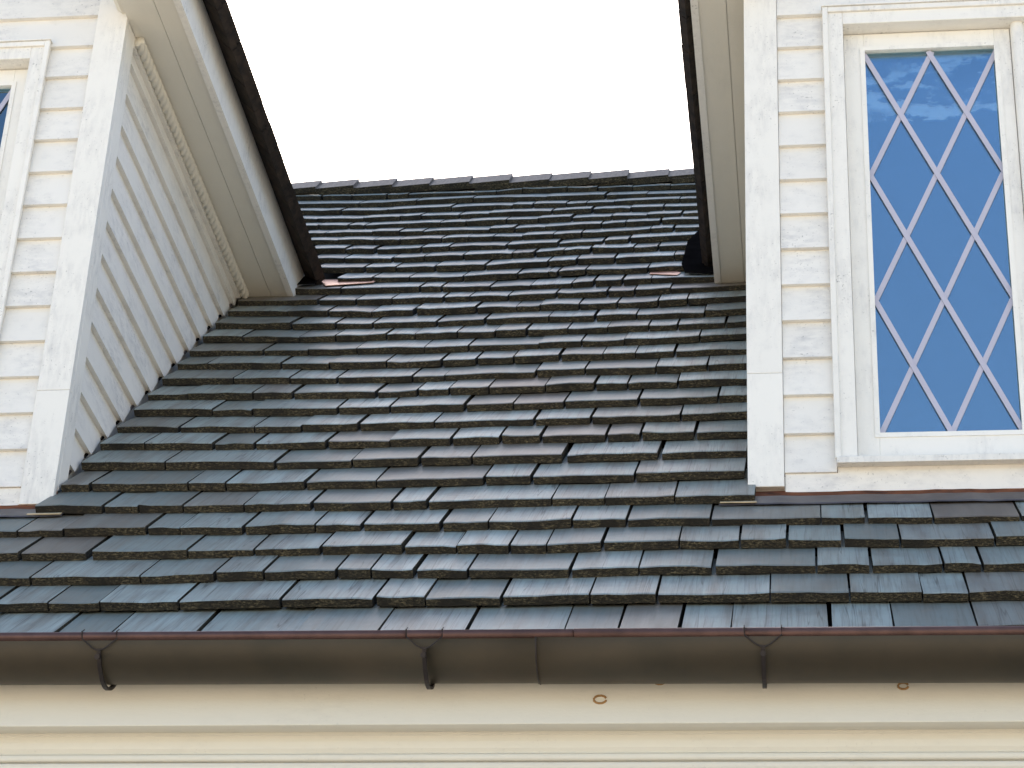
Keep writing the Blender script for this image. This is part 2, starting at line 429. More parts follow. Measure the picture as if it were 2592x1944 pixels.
# every shingle joint of the visible courses: (x along the eave, s up the slope)
ROWS = [
    [(0.125, -0.862), (0.29, -0.861), (0.405, -0.86), (0.582, -0.859), (0.785, -0.858), (0.949, -0.857), (1.123, -0.856), (1.315, -0.86), (1.42, -0.863), (1.538, -0.865), (1.637, -0.868), (1.826, -0.872), (1.946, -0.874), (2.102, -0.878)],
    [(0.108, -0.754), (0.225, -0.755), (0.334, -0.755), (0.502, -0.756), (0.714, -0.746), (0.909, -0.748), (1.014, -0.748), (1.17, -0.748), (1.349, -0.745), (1.484, -0.744), (1.71, -0.748), (1.867, -0.751), (2.009, -0.754)],
    [(0.015, -0.601), (0.137, -0.601), (0.378, -0.601), (0.538, -0.589), (0.643, -0.585), (0.799, -0.582), (0.873, -0.583), (0.967, -0.585), (1.08, -0.588), (1.296, -0.597), (1.438, -0.586), (1.592, -0.583), (1.803, -0.589), (1.914, -0.591), (2.06, -0.587), (2.138, -0.59)],
    [(0.062, -0.444), (0.22, -0.445), (0.442, -0.446), (0.589, -0.439), (0.737, -0.436), (0.918, -0.433), (1.035, -0.438), (1.151, -0.442), (1.231, -0.445), (1.35, -0.433), (1.514, -0.425), (1.643, -0.427), (1.743, -0.428), (1.86, -0.432), (1.98, -0.437), (2.176, -0.436)],
    [(0.002, -0.281), (0.111, -0.281), (0.306, -0.282), (0.384, -0.285), (0.532, -0.291), (0.694, -0.284), (0.801, -0.286), (0.98, -0.288), (1.086, -0.288), (1.271, -0.282), (1.392, -0.279), (1.576, -0.276), (1.816, -0.277), (1.914, -0.28), (2.057, -0.285), (2.242, -0.286)],
    [(-0.009, -0.119), (0.159, -0.125), (0.244, -0.128), (0.351, -0.128), (0.496, -0.132), (0.657, -0.137), (0.844, -0.138), (0.926, -0.134), (1.211, -0.129), (1.332, -0.129), (1.49, -0.126), (1.671, -0.127)],
    [(0.018, 0.041), (0.08, 0.039), (0.322, 0.032), (0.415, 0.03), (0.609, 0.024), (0.779, 0.027), (1.035, 0.039), (1.147, 0.038), (1.389, 0.043), (1.653, 0.056)],
    [(-0.002, 0.215), (0.222, 0.2), (0.5, 0.189), (0.69, 0.193), (0.856, 0.197), (0.984, 0.197), (1.209, 0.203), (1.438, 0.208), (1.65, 0.217)],
    [(-0.006, 0.379), (0.124, 0.369), (0.306, 0.355), (0.413, 0.352), (0.596, 0.356), (0.757, 0.352), (0.912, 0.357), (1.034, 0.365), (1.135, 0.365), (1.298, 0.363), (1.383, 0.367), (1.517, 0.37), (1.647, 0.375)],
    [(-0.008, 0.534), (0.175, 0.519), (0.378, 0.503), (0.502, 0.501), (0.651, 0.504), (0.847, 0.506), (1.103, 0.515), (1.247, 0.518), (1.474, 0.526), (1.644, 0.54)],
    [(-0.003, 0.686), (0.226, 0.671), (0.336, 0.664), (0.568, 0.652), (0.707, 0.654), (0.905, 0.661), (1.032, 0.662), (1.165, 0.668), (1.358, 0.677), (1.564, 0.683), (1.642, 0.691)],
    [(-0.002, 0.837), (0.12, 0.829), (0.303, 0.816), (0.415, 0.811), (0.646, 0.8), (0.756, 0.813), (0.841, 0.817), (0.948, 0.82), (1.099, 0.827), (1.231, 0.836), (1.319, 0.837), (1.452, 0.84), (1.639, 0.847)],
    [(-0.004, 0.99), (0.213, 0.973), (0.374, 0.964), (0.509, 0.957), (0.719, 0.958), (0.808, 0.959), (1.058, 0.979), (1.193, 0.98), (1.386, 0.983), (1.525, 0.987), (1.632, 1.001)],
    [(-0.01, 1.154), (0.098, 1.144), (0.316, 1.124), (0.456, 1.113), (0.621, 1.109), (0.777, 1.115), (0.875, 1.124), (0.979, 1.131), (1.109, 1.138), (1.229, 1.139), (1.32, 1.147), (1.429, 1.154), (1.629, 1.169)],
    [(-0, 1.299), (0.23, 1.279), (0.364, 1.273), (0.507, 1.272), (0.706, 1.266), (0.833, 1.27), (1.035, 1.277), (1.157, 1.286), (1.279, 1.293), (1.492, 1.313), (1.625, 1.342)],
    [(0, 1.46), (0.13, 1.448), (0.306, 1.431), (0.415, 1.425), (0.567, 1.429), (0.654, 1.425), (0.778, 1.429), (0.89, 1.43), (0.982, 1.437), (1.103, 1.441), (1.219, 1.446), (1.339, 1.45), (1.423, 1.456), (1.562, 1.462), (1.623, 1.483)],
    [(0.001, 1.618), (0.248, 1.59), (0.387, 1.576), (0.503, 1.565), (0.697, 1.565), (0.84, 1.587), (1.032, 1.593), (1.171, 1.59), (1.294, 1.59), (1.496, 1.6), (1.62, 1.633)],
    [(0.002, 1.784), (0.202, 1.758), (0.333, 1.738), (0.473, 1.716), (0.606, 1.72), (0.795, 1.729), (0.919, 1.73), (0.991, 1.735), (1.111, 1.734), (1.227, 1.734), (1.35, 1.747), (1.438, 1.762), (1.617, 1.792)],
    [(0.022, 1.917), (0.271, 1.889), (0.394, 1.879), (0.509, 1.875), (0.673, 1.874), (0.756, 1.879), (0.877, 1.874), (1.026, 1.887), (1.184, 1.898), (1.269, 1.9), (1.379, 1.913), (1.614, 1.945)],
    [(0.137, 2.052), (0.317, 2.031), (0.575, 2.025), (0.646, 2.017), (0.803, 2.008), (0.932, 2.011), (1.062, 2.024), (1.131, 2.039), (1.221, 2.043), (1.312, 2.055), (1.519, 2.053)],
    [(0.276, 2.189), (0.396, 2.178), (0.518, 2.169), (0.696, 2.16), (0.871, 2.188), (0.97, 2.198), (1, 2.2), (1.09, 2.216), (1.292, 2.208), (1.411, 2.227)],
    [(0.17, 2.356), (0.34, 2.341), (0.446, 2.337), (0.58, 2.326), (0.748, 2.317), (0.953, 2.351), (1.047, 2.368), (1.173, 2.368), (1.368, 2.381), (1.432, 2.394)],
    [(0.127, 2.512), (0.241, 2.499), (0.41, 2.48), (0.52, 2.483), (0.652, 2.49), (0.818, 2.489), (0.894, 2.497), (0.99, 2.522), (1.081, 2.531), (1.226, 2.525), (1.307, 2.533), (1.434, 2.54)],
    [(0.086, 2.664), (0.218, 2.647), (0.325, 2.633), (0.486, 2.626), (0.583, 2.638), (0.782, 2.625), (0.96, 2.635), (1.114, 2.652), (1.201, 2.666), (1.435, 2.701)],
    [(0.043, 2.817), (0.163, 2.795), (0.297, 2.771), (0.389, 2.767), (0.537, 2.769), (0.631, 2.778), (0.719, 2.782), (0.821, 2.774), (0.929, 2.778), (1.027, 2.79), (1.264, 2.824), (1.345, 2.828), (1.438, 2.827)],
    [(0.007, 2.935), (0.093, 2.929), (0.265, 2.916), (0.365, 2.911), (0.45, 2.909), (0.688, 2.903), (0.778, 2.915), (0.887, 2.917), (1.084, 2.94), (1.169, 2.95), (1.293, 2.957), (1.441, 2.961)],
    [(-0.035, 3.083), (0.038, 3.072), (0.152, 3.055), (0.216, 3.045), (0.491, 3.052), (0.585, 3.052), (0.731, 3.057), (0.846, 3.064), (0.967, 3.067), (1.111, 3.068), (1.238, 3.065), (1.362, 3.071), (1.445, 3.073)],
    [(-0.074, 3.212), (0.009, 3.2), (0.188, 3.174), (0.324, 3.178), (0.399, 3.189), (0.542, 3.186), (0.652, 3.188), (0.883, 3.192), (1.029, 3.217), (1.17, 3.21), (1.29, 3.207), (1.448, 3.205)],
    [(-0.118, 3.366), (0.072, 3.341), (0.255, 3.316), (0.491, 3.337), (0.723, 3.333), (0.799, 3.331), (0.924, 3.323), (0.998, 3.332), (1.1, 3.34), (1.342, 3.351), (1.451, 3.353)],
    [(-0.159, 3.505), (0.12, 3.463), (0.337, 3.484), (0.553, 3.497), (0.837, 3.463), (1.058, 3.462), (1.214, 3.467), (1.455, 3.464)],
    [(-0.205, 3.659), (-0.06, 3.637), (0.062, 3.619), (0.201, 3.611), (0.284, 3.626), (0.627, 3.61), (0.724, 3.648), (0.898, 3.631), (1.016, 3.624), (1.15, 3.622), (1.294, 3.624), (1.459, 3.619)],
]

def make_slab(xl, xr, sl, sr, th, dn, cup, lift, length=0.33, cols=4):
    """one split cedar shingle: slightly cupped board with a worn butt edge"""
    V, F, I = [], [], []
    k = THICK / EXPO
    js = [RND.uniform(-0.0022, 0.0022) for _ in range(cols + 1)]
    jn = [RND.uniform(-0.0008, 0.0008) for _ in range(cols + 1)]
    skew = RND.uniform(-0.003, 0.003)
    sb = 0.5 * (sl + sr)
    rows = (0.0, 0.005, 0.16, length)
    for c in range(cols + 1):
        u = c / cols
        bend = cup * ((2 * u - 1) ** 2 - 0.35) + lift * (u - 0.5)
        s0 = sl + (sr - sl) * u + js[c]
        for r, dv_ in enumerate(rows):
            s = s0 + dv_ if r < 2 else sb + dv_
            fade = max(0.0, 1 - dv_ / 0.25)
            n = -0.010 + th + dn - (s - s0) * k + bend * fade - (0.0018 if r == 0 else 0.0) + jn[c] * fade
            V.append(rp(xl + (xr - xl) * u + skew * dv_ / length, s, n))
        V.append(rp(xl + (xr - xl) * u, s0 + 0.001, -0.0095 + dn * 0.4 + max(0.0, bend) * 0.6))
        V.append(rp(xl + (xr - xl) * u + skew, sb + length, -0.0095 - length * k))
    R = 6
    for c in range(cols):
        a, b = c * R, (c + 1) * R
        for r in range(3):
            F.append((a + r, b + r, b + r + 1, a + r + 1)); I.append(0)
        F.append((a + 4, b + 4, b, a)); I.append(1)
    for e, flip in ((0, 0), (cols * R, 1)):
        q = [(e + 4, e, e + 1, e + 2), (e + 4, e + 2, e + 3, e + 5)]
        for t in q:
            F.append(t[::-1] if flip else t); I.append(1)
    return V, F, I

def shingle_props():
    return dict(th=THICK + RND.uniform(-0.0020, 0.0020), dn=RND.uniform(-0.0008, 0.0010), cup=RND.choice((-1, 1, -1)) * RND.uniform(0.0, 0.0024), lift=RND.uniform(-0.0015, 0.0015))

WIDE_GAPS = {(3, 1): 0.017, (8, 2): 0.009, (7, 6): 0.014, (7, 7): 0.012, (6, 6): 0.008, (17, 4): 0.014, (23, 2): 0.015, (18, 2): 0.008}
STAINS = {(11, 7): 0.85, (11, 8): 0.25, (10, 6): 0.7, (8, 8): 0.75, (18, 10): 0.8, (18, 0): 0.7, (5, 9): 0.25, (4, 0): 0.7, (4, 1): 0.5, (3, 0): 0.75, (9, 7): 0.45,
          (7, 3): 0.3, (19, 0): 0.6, (12, 0): 0.3, (0, 5): 0.35, (0, 8): 0.55, (0, 13): 0.4, (4, 11): 0.4, (4, 14): 0.85, (5, 8): 0.1, (5, 9): 0.55, (6, 8): 0.3}
LIMIT_COURSE = 26
field = ([], [], [])
def put_shingle(xl, xr, sl, sr, course, stain, single, sink=0.0, **kw):
    pr = shingle_props()
    if sink:
        pr.update(dn=-sink, cup=pr['cup'] * 0.4, lift=pr['lift'] * 0.4, th=THICK)
    v, f, i = make_slab(xl, xr, sl, sr, cols=5 if xr - xl > 0.16 else 4, **pr, **kw)
    if single:
        ob = house.mesh('shingle', (v, f), ('shingle', 'butt'), parent=roof, midx=i)
        ob['stain'] = float(stain)
    else:
        n = len(field[0])
        field[0].extend(v)
        field[1].extend(tuple(a + n for a in q) for q in f)
        field[2].extend(i)

n_single = 0
for ci, row in enumerate(ROWS):
    row = [tuple(p) for p in row]
    if ci == 0:
        row = [(x, -0.940) for x, s in row]
    if 6 <= ci <= 18:
        row[0] = (0.004 if ci < 18 else 0.004, row[0][1])
        row[-1] = (1.648, row[-1][1])
    gaps = [WIDE_GAPS.get((ci, j), RND.choice((0.003, 0.004, 0.005, 0.006, 0.008, 0.010))) for j in range(len(row))]
    n_in_left = 0
    if ci <= 4:                                       # carry the course on past both sides of the picture
        left, right = [], []
        x, k = row[0][0], 0
        while x > -1.5:
            x -= RND.uniform(0.09, 0.24)
            left.insert(0, (x, row[0][1] + RND.uniform(-0.004, 0.004)))
        x = row[-1][0]
        while x < 3.6:
            x += RND.uniform(0.09, 0.24)
            right.append((x, row[-1][1] + RND.uniform(-0.004, 0.004)))
        n_in_left = len(left)
        row = left + row + right
        gaps = [0.003] * n_in_left + gaps + [0.003] * len(right)
    for j in range(len(row) - 1):
        (xa, sa), (xb, sb) = row[j], row[j + 1]
        jj = j - n_in_left
        mid = 0.5 * (xa + xb)
        g0, g1 = gaps[j] / 2, gaps[j + 1] / 2
        if xb - xa < 0.02:
            continue
        in_view = -0.30 < xb and xa < 2.45
        single = ci <= LIMIT_COURSE and in_view and n_single < 300
        stain = STAINS.get((ci, jj), 0.0)
        if stain == 0.0:
            q = RND.random()
            stain = RND.uniform(0.25, 0.6) if q < 0.10 else RND.uniform(0.0, 0.14)
        kw = {'length': min(0.33, SR - max(sa, sb) - 0.012)}
        # a course line can wander within one shingle: butts are cut square, so keep most of the step between neighbours
        dm = (sb - sa) * 0.08
        kw['sink'] = 0.005 if ci == 4 and (mid > 1.6 or mid < 0.08) else 0.0
        put_shingle(xa + g0, xb - g1, sa + dm, sb - dm, ci, stain, single, **kw)
        n_single += single
fo = house.mesh('shingle_field', (field[0], field[1]), ('shingle', 'butt'), parent=roof, midx=field[2])
fo['kind'] = 'stuff'
fo['stain'] = 0.05

# plain weathered cover of the slope outside the dormers and on the far side
for (xa, xb) in ((HX0 - 0.15, -1.45), (3.1, HX1 + 0.15)):
    v = [rp(xa, S_EAVE, -0.004), rp(xb, S_EAVE, -0.004), rp(xb, SR, -0.004), rp(xa, SR, -0.004)]
    w2 = [rp(xa, S_EAVE, -0.055), rp(xb, S_EAVE, -0.055), rp(xb, SR, -0.055), rp(xa, SR, -0.055)]
    house.mesh('roof_cover', hexa(w2, v), 'shingle', parent=roof)
v = [slope_pt(x, s, n, True) for n in (-0.055, 0.0) for x, s in ((HX0 - 0.15, S_EAVE), (HX0 - 0.15, SR - 0.02), (HX1 + 0.15, SR - 0.02), (HX1 + 0.15, S_EAVE))]
house.mesh('roof_cover', hexa(v[:4], v[4:]), 'shingle', parent=roof)

# ridge cap boards, each lapping the one on its left
tips = [-0.091, 0.058, 0.211, 0.357, 0.513, 0.670, 0.825, 0.978, 1.127, 1.283, 1.437]
tips = [tips[0] - 0.152 * k for k in (4, 3, 2, 1)] + tips + [tips[-1] + 0.152 * k for k in (1, 2, 3)]
for tx in tips:
    xl = tx - 0.29
    dz = RND.uniform(-0.002, 0.002)
    for back in (False, True):
        lo, hi = 3.684, SR + (0.004 if not back else -0.010)
        def q(x, s, n):
            return slope_pt(x, s, n, back)
        nl, nr = 0.000 + dz, 0.0176 + dz
        th = 0.020
        lo2 = lo + RND.uniform(-0.004, 0.004)
        bot = [q(xl, lo2, nl), q(tx, lo2, nr), q(tx, hi + 0.01, nr), q(xl, hi + 0.01, nl)]
        top = [q(xl, lo2, nl + th), q(tx, lo2, nr + th), q(tx, hi + 0.012, nr + th), q(xl, hi + 0.012, nl + th)]
        if back:
            bot, top = bot[::-1], top[::-1]
        house.mesh('ridge_cap', hexa(bot, top), ('ridge', 'butt'), parent=roof, midx=[1, 0, 1 if not back else 0, 0, 0, 0])  # front edge and underside coloured dark as the shade below the caps

# ------------------------------------------------------------------ gutter hung on the fascia
gut = Thing('gutter', 'dark brown half-round copper gutter hung along the eave below the shingles', 'gutter', (0.9, FY - 0.07, -0.81))
GR = 0.0675
GYC = FY - GR - 0.003
GSL = -0.004
def gz(x):
    return -0.7415 + GSL * (x - 1.07)
def arc(x, r, a):
    """a = 0 at the back lip, pi at the front lip"""
    return (x, GYC + r * math.cos(a), gz(x) - r * math.sin(a))
SEAM = 1.283
def trough(x0, x1, r0):
    xs = [x0 + (x1 - x0) * k / 10 for k in range(11)]
    N = 28
    V, F = [], []
    for x in xs:
        for r in (r0, r0 - 0.0022):
            for k in range(N + 1):
                V.append(arc(x, r, math.pi * k / N))
    st = 2 * (N + 1)
    for i in range(len(xs) - 1):
        for k in range(N):
            a = i * st + k
            F.append((a, a + 1, a + st + 1, a + st))
            b = a + N + 1
            F.append((b, b + st, b + st + 1, b + 1))
        for k in (0, N):
            a = i * st + k
            F.append((a, a + st, a + st + N + 1, a + N + 1))
    for i in (0, len(xs) - 1):
        for k in range(N):
            a = i * st + k
            F.append((a, a + N + 1, a + N + 2, a + 1))
    return V, F
gut.mesh('trough', trough(HX0 - 0.2, SEAM, GR), 'gutter', smooth=True)
gut.mesh('trough', trough(SEAM - 0.003, HX1 + 0.2, GR + 0.0018), 'gutter', smooth=True)
for xa, xb, r in ((HX0 - 0.2, SEAM + 0.07, 0.0092), (SEAM + 0.071, HX1 + 0.2, 0.0100)):
    gut.mesh('bead', tube([(x, GYC - GR + 0.003, gz(x) - 0.001) for x in (xa, (xa + xb) / 2, xb)], r, 16), 'bead', smooth=True)
gut.mesh('seam', tube([arc(SEAM, GR + 0.0012, math.pi * (0.03 + 0.94 * k / 24)) for k in range(25)], 0.0017, 6), 'bracket')
for bx in (0.449 - 2 * 0.627, 0.449 - 0.627, 0.449, 1.074, 1.702, 1.702 + 0.627, 1.702 + 2 * 0.627):
    N = 24
    V, F = [], []
    for k in range(N + 1):
        a = math.pi * (0.02 + 0.86 * k / N)
        for dx, r in ((-0.0038, GR + 0.0025), (0.0038, GR + 0.0025), (0.0038, GR + 0.0065), (-0.0038, GR + 0.0065)):
            V.append(arc(bx + dx, r + 0.0045 * max(0.0, math.sin(a)) ** 6 + (0.0015 if r > GR + 0.004 and a < 1.9 else 0.0), a))
    for k in range(N):
        for e in range(4):
            F.append((k * 4 + e, k * 4 + (e + 1) % 4, k * 4 + 4 + (e + 1) % 4, k * 4 + 4 + e))
    F += [(0, 1, 2, 3), (N * 4 + 3, N * 4 + 2, N * 4 + 1, N * 4)]
    br = gut.mesh('bracket', (V, F), 'bracket')
    top = arc(bx, GR + 0.006, math.pi * 0.86)
    for sx in (-1, 1):
        lip = arc(bx + sx * 0.034, GR + 0.004, math.pi * 0.965)
        up = (lip[0], lip[1] - 0.004, gz(lip[0]) + 0.004)
        over = (lip[0], GYC - GR + 0.002, gz(lip[0]) + 0.013)
        gut.mesh('wire_clip', tube([top, (top[0] + sx * 0.014, top[1] - 0.003, top[2] + 0.006), lip, (up[0], up[1] - 0.003, up[2]), over], 0.0013, 6), 'bracket', parent=br)
    gut.mesh('rivet', tube([(top[0], top[1] - 0.001, top[2] - 0.012), (top[0], top[1] - 0.006, top[2] - 0.014)], 0.0055, 8), 'bracket', parent=br)

# ------------------------------------------------------------------ dormers
DW = 1.386
CBW = 0.084
Z0B = 0.0195
EB = 0.1022
SOF = 1.43

def make_dormer(x0, label, so, ov, groove, visible_side, rope_side):
    """x0: left corner. so: soffit width, ov: shingle overhang beyond the fascia, visible_side: +1 right cheek, -1 left cheek"""
    xm = x0 + DW / 2
    d = Thing('dormer', label, 'dormer', (xm, 0.0, -0.03), None)
    def X(u):                        # u measured from the left corner
        return x0 + u
    def side_x(side, u):             # u measured inward from the corner on that side
        return x0 + u if side < 0 else x0 + DW - u
    def sbox(side, u0, u1, *r):
        a, b = sorted((side_x(side, u0), side_x(side, u1)))
        return box(a, b, *r)
    ROOF0 = 1.574                    # underside of the shingles where they leave the fascia
    def under(u):                    # underside of the dormer roof, u outward-negative from the corner
        return ROOF0 + (u + so)
    APEX = under(DW / 2)
    # core: sheathing behind the boards; the window opening is left free
    wu0, wu1, wz0, wz1 = 0.252, DW - 0.252, 0.045, 1.312
    def sheath(y0, y1):
        zt = under(0.02)
        return [extrude([(X(0.012), -0.10), (X(wu0), -0.10), (X(wu0), zt), (X(0.012), zt)], y0, y1, 'y'),
                extrude([(X(wu1), -0.10), (X(DW - 0.012), -0.10), (X(DW - 0.012), zt), (X(wu1), zt)], y0, y1, 'y'),
                extrude([(X(wu0), wz1), (X(wu1), wz1), (X(wu1), zt), (X(wu0), zt)], y0, y1, 'y'),
                extrude([(X(wu0), -0.10), (X(wu1), -0.10), (X(wu1), wz0), (X(wu0), wz0)], y0, y1, 'y'),
                extrude([(X(0.012), zt), (X(DW - 0.012), zt), (xm, APEX - 0.012)], y0, y1, 'y')]
    wl = d.mesh('front_wall', join(*sheath(0.022, 0.052)), 'white_h')
    # clapboards, front
    def clap_front(ua, ub, k, ua2=None, ub2=None, ztop=None):
        zb = Z0B + k * EB + RND.uniform(-0.001, 0.001)
        zt = min(ztop or 9, zb + EB + 0.012)
        ua2 = ua if ua2 is None else ua2
        ub2 = ub if ub2 is None else ub2
        yb, yt, back = 0.0030, 0.0180, 0.0222
        bot = [(X(ua), yb, zb), (X(ub), yb, zb), (X(ub), back, zb), (X(ua), back, zb)]
        top = [(X(ua2), yt, zt), (X(ub2), yt, zt), (X(ub2), back + 0.0002, zt), (X(ua2), back + 0.0002, zt)]
        d.mesh('clapboard', hexa(bot, top), 'white_h', parent=wl)
    for k in range(13):
        ztop = 1.352 if k == 12 else None
        clap_front(CBW + 0.001, 0.2045, k, ztop=ztop)
        clap_front(DW - 0.2045, DW - CBW - 0.001, k, ztop=ztop)
    k = 13
    while True:
        zb = Z0B + k * EB
        lim = lambda z: max(CBW + 0.001, z - ROOF0 - so + 0.004)
        a, b2 = lim(zb), lim(zb + EB)
        if b2 > DW / 2 - 0.05:
            break
        clap_front(a, DW - a, k, b2, DW - b2)
        k += 1
    # board at the foot of the front wall
    d.mesh('apron_board', join(box(X(CBW + 0.002), X(DW - CBW - 0.002), 0.009, 0.022, -0.029, Z0B - 0.001), box(X(0.206), X(DW - 0.206), 0.0095, 0.0215, Z0B - 0.0012, 0.036)), 'white_h', parent=wl)
    # corner boards, two lengths with a butt joint
    for side in (-1, 1):
        tops = under(0.0) - 0.004
        for (za, zb) in ((-0.018 if visible_side < 0 else -0.030, 0.282), (0.2827, tops)):
            c = d.mesh('corner_board', sbox(side, 0.0, CBW, 0.0, 0.0218, za, zb), 'white_v', bevel=0.0015)
        ztop = SOF
        # side leaf, cut along the roof slope at its foot
        xa, xb = sorted((side_x(side, 0.0), side_x(side, 0.018)))
        poly = [(0.0222, max(-0.03, roof_z(0.0222) - 0.006)), (0.082, roof_z(0.082) - 0.004), (0.082, ztop), (0.0222, ztop)]
        d.mesh('corner_board', extrude(poly, xa, xb, 'x'), 'white_v', bevel=0.0012)
    # cheeks
    for side in (-1, 1):
        ck = d.mesh('side_wall', extrude([(0.054, -0.02), (0.054, ROOF0 + 0.02), (1.60, ROOF0 + 0.02), (1.60, 1.56)], *sorted((side_x(side, 0.024), side_x(side, 0.040))), 'x'), 'white_h')
        k = 0
        while True:
            zb = Z0B + k * EB + 0.0008 + RND.uniform(-0.001, 0.001)
            zt = min(SOF, zb + EB + 0.012)
            clear = -0.006 + RND.uniform(0, 0.004)
            y_b = (zb - ZR) / TAN_A - clear
            y_t = (zt - ZR) / TAN_A - clear
            if zb > SOF - 0.03:
                break
            ya = 0.0825
            if y_t > ya + 0.01:
                xo_b, xo_t, xi = side_x(side, 0.0030), side_x(side, 0.0180), side_x(side, 0.0235)
                if y_b > ya + 0.004:
                    bot = [(xo_b, ya, zb), (xo_b, y_b, zb), (xi, y_b, zb), (xi, ya, zb)]
                else:
                    zz = roof_z(ya + 0.004 + clear)
                    fr = (zz - zb) / (zt - zb)
                    xo_m = xo_b + (xo_t - xo_b) * fr
                    bot = [(xo_m, ya, zz), (xo_m, ya + 0.004, zz), (xi, ya + 0.004, zz), (xi, ya, zz)]
                top = [(xo_t, ya, zt), (xo_t, y_t, zt), (xi, y_t, zt), (xi, ya, zt)]
                if side < 0:
                    bot, top = bot[::-1], top[::-1]
                d.mesh('clapboard', hexa(bot, top), 'white_h', parent=ck)
                # step flashing behind the board's end, most pieces black to paint the dark gap
                if k % 1 == 0 and y_b > ya:
                    xs = sorted((side_x(side, -0.006), side_x(side, 0.022)))
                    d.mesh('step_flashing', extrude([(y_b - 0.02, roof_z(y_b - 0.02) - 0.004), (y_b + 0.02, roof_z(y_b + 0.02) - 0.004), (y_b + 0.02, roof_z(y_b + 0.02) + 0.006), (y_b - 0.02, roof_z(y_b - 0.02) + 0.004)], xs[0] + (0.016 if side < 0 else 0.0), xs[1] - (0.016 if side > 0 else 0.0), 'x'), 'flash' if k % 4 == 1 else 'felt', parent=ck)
            k += 1
    # boxed eaves on both sides
    yF = -0.13
    yE = (SOF - ZR) / TAN_A + 0.035
    for side in (-1, 1):
        s_ = side
        def ex(o):                   # o measured outward from the corner
            return side_x(s_, -o)
        def ebox(o0, o1, y0, y1, z0, z1):
            a, b = sorted((ex(o0), ex(o1)))
            return box(a, b, y0, y1, z0, z1)
        def yend(z):
            return (z - ZR) / TAN_A
        def eave_board(o0, o1, z0, z1, y0):
            a, b = sorted((ex(o0), ex(o1)))
            return extrude([(y0, z0), (yend(z0) + 0.02, z0), (yend(z1) + 0.02, z1), (y0, z1)], a, b, 'x')
        ev = d.mesh('eave', eave_board(0.0002, groove - 0.0008, SOF + 0.0008, SOF + 0.007, yF + 0.02), 'cream')
        d.mesh('soffit_board', eave_board(groove + 0.0008, so - 0.0205, SOF, SOF + 0.007, yF + 0.02), 'cream', parent=ev)
        d.mesh('soffit_core', eave_board(0.0, so - 0.0205, SOF + 0.0075, SOF + 0.05, yF + 0.02), 'cream', parent=ev)
        d.mesh('fascia', eave_board(so - 0.020, so, SOF - 0.004, ROOF0 + 0.002, yF), 'white_v', parent=ev)
        # cornice return at the front corner
        ret = [(-0.036, 1.471), (-0.030, 1.458), (-0.020, 1.450), (-0.016, 1.447), (-0.0005, 1.447), (-0.0005, 1.56), (-0.036, 1.56)]
        poly = [(ex(o), z) for o, z in ret]
        if s_ < 0:
            poly = poly[::-1]
        d.mesh('cornice_return', extrude(poly, yF + 0.021, -0.0015, 'y'), 'cream', parent=ev)
        d.mesh('frieze_strip', extrude([(0.0825, SOF - 0.034), (yend(SOF - 0.034) - 0.006, SOF - 0.034), (yend(SOF) - 0.006, SOF), (0.0825, SOF)], *sorted((ex(-0.0232), ex(0.001))), 'x'), 'white_h', parent=ev)
        if not (rope_side > 0):
            continue
        # rope moulding in the angle below the soffit
        V, F = [], []
        ys, ye = 0.083, yend(SOF - 0.014) - 0.004
        NY, NT, r0 = 420, 16, 0.0165
        for i in range(NY + 1):
            y = ys + (ye - ys) * i / NY
            for j in range(NT):
                t = 2 * math.pi * j / NT
                r = r0 * (0.62 + 0.42 * abs(math.cos(1.5 * t + math.pi * y / 0.030 * s_)) ** 0.7)
                V.append((ex(0.010) + r * math.cos(t), y, SOF - 0.0125 + r * math.sin(t)))
        for i in range(NY):
            for j in range(NT):
                F.append((i * NT + j, i * NT + (j + 1) % NT, (i + 1) * NT + (j + 1) % NT, (i + 1) * NT + j))
        F += [tuple(range(NT))[::-1], tuple(NY * NT + j for j in range(NT))]
        d.mesh('rope_moulding', (V, F), 'cream', parent=ev, smooth=True)
    # dormer roof: deck plus shingles; eave shingles one by one
    V, F = [], []
    yb_ = RIDGE_Y
    RT = 0.038
    def rslope(side, o, n):          # o: horizontal distance outward from the corner; n: off the underside
        zz = ROOF0 + (so - o)
        c = math.sqrt(0.5)
        return (side_x(side, -o) + (n * c if side > 0 else -n * c), zz + n * c)
    dk = []
    def yroof(z):
        return (z - ZR) / TAN_A + 0.03
    for side in (-1, 1):
        (xa, za), (xb, zb) = rslope(side, so - 0.004, 0.001), rslope(side, -DW / 2, 0.001)
        (xc, zc), (xd, zd) = rslope(side, so - 0.004, RT - 0.008), rslope(side, -DW / 2, RT - 0.008)
        v = [(xa, yF - 0.02, za), (xb, yF - 0.02, zb), (xb, yroof(zb), zb), (xa, yroof(za), za), (xc, yF - 0.02, zc), (xd, yF - 0.02, zd), (xd, yroof(zd), zd), (xc, yroof(zc), zc)]
        dk.append((v, [(3, 2, 1, 0), (4, 5, 6, 7), (0, 1, 5, 4), (1, 2, 6, 5), (2, 3, 7, 6), (3, 0, 4, 7)]))
    rf = d.mesh('dormer_roof', join(*dk), 'deck')
    fV, fF = [], []
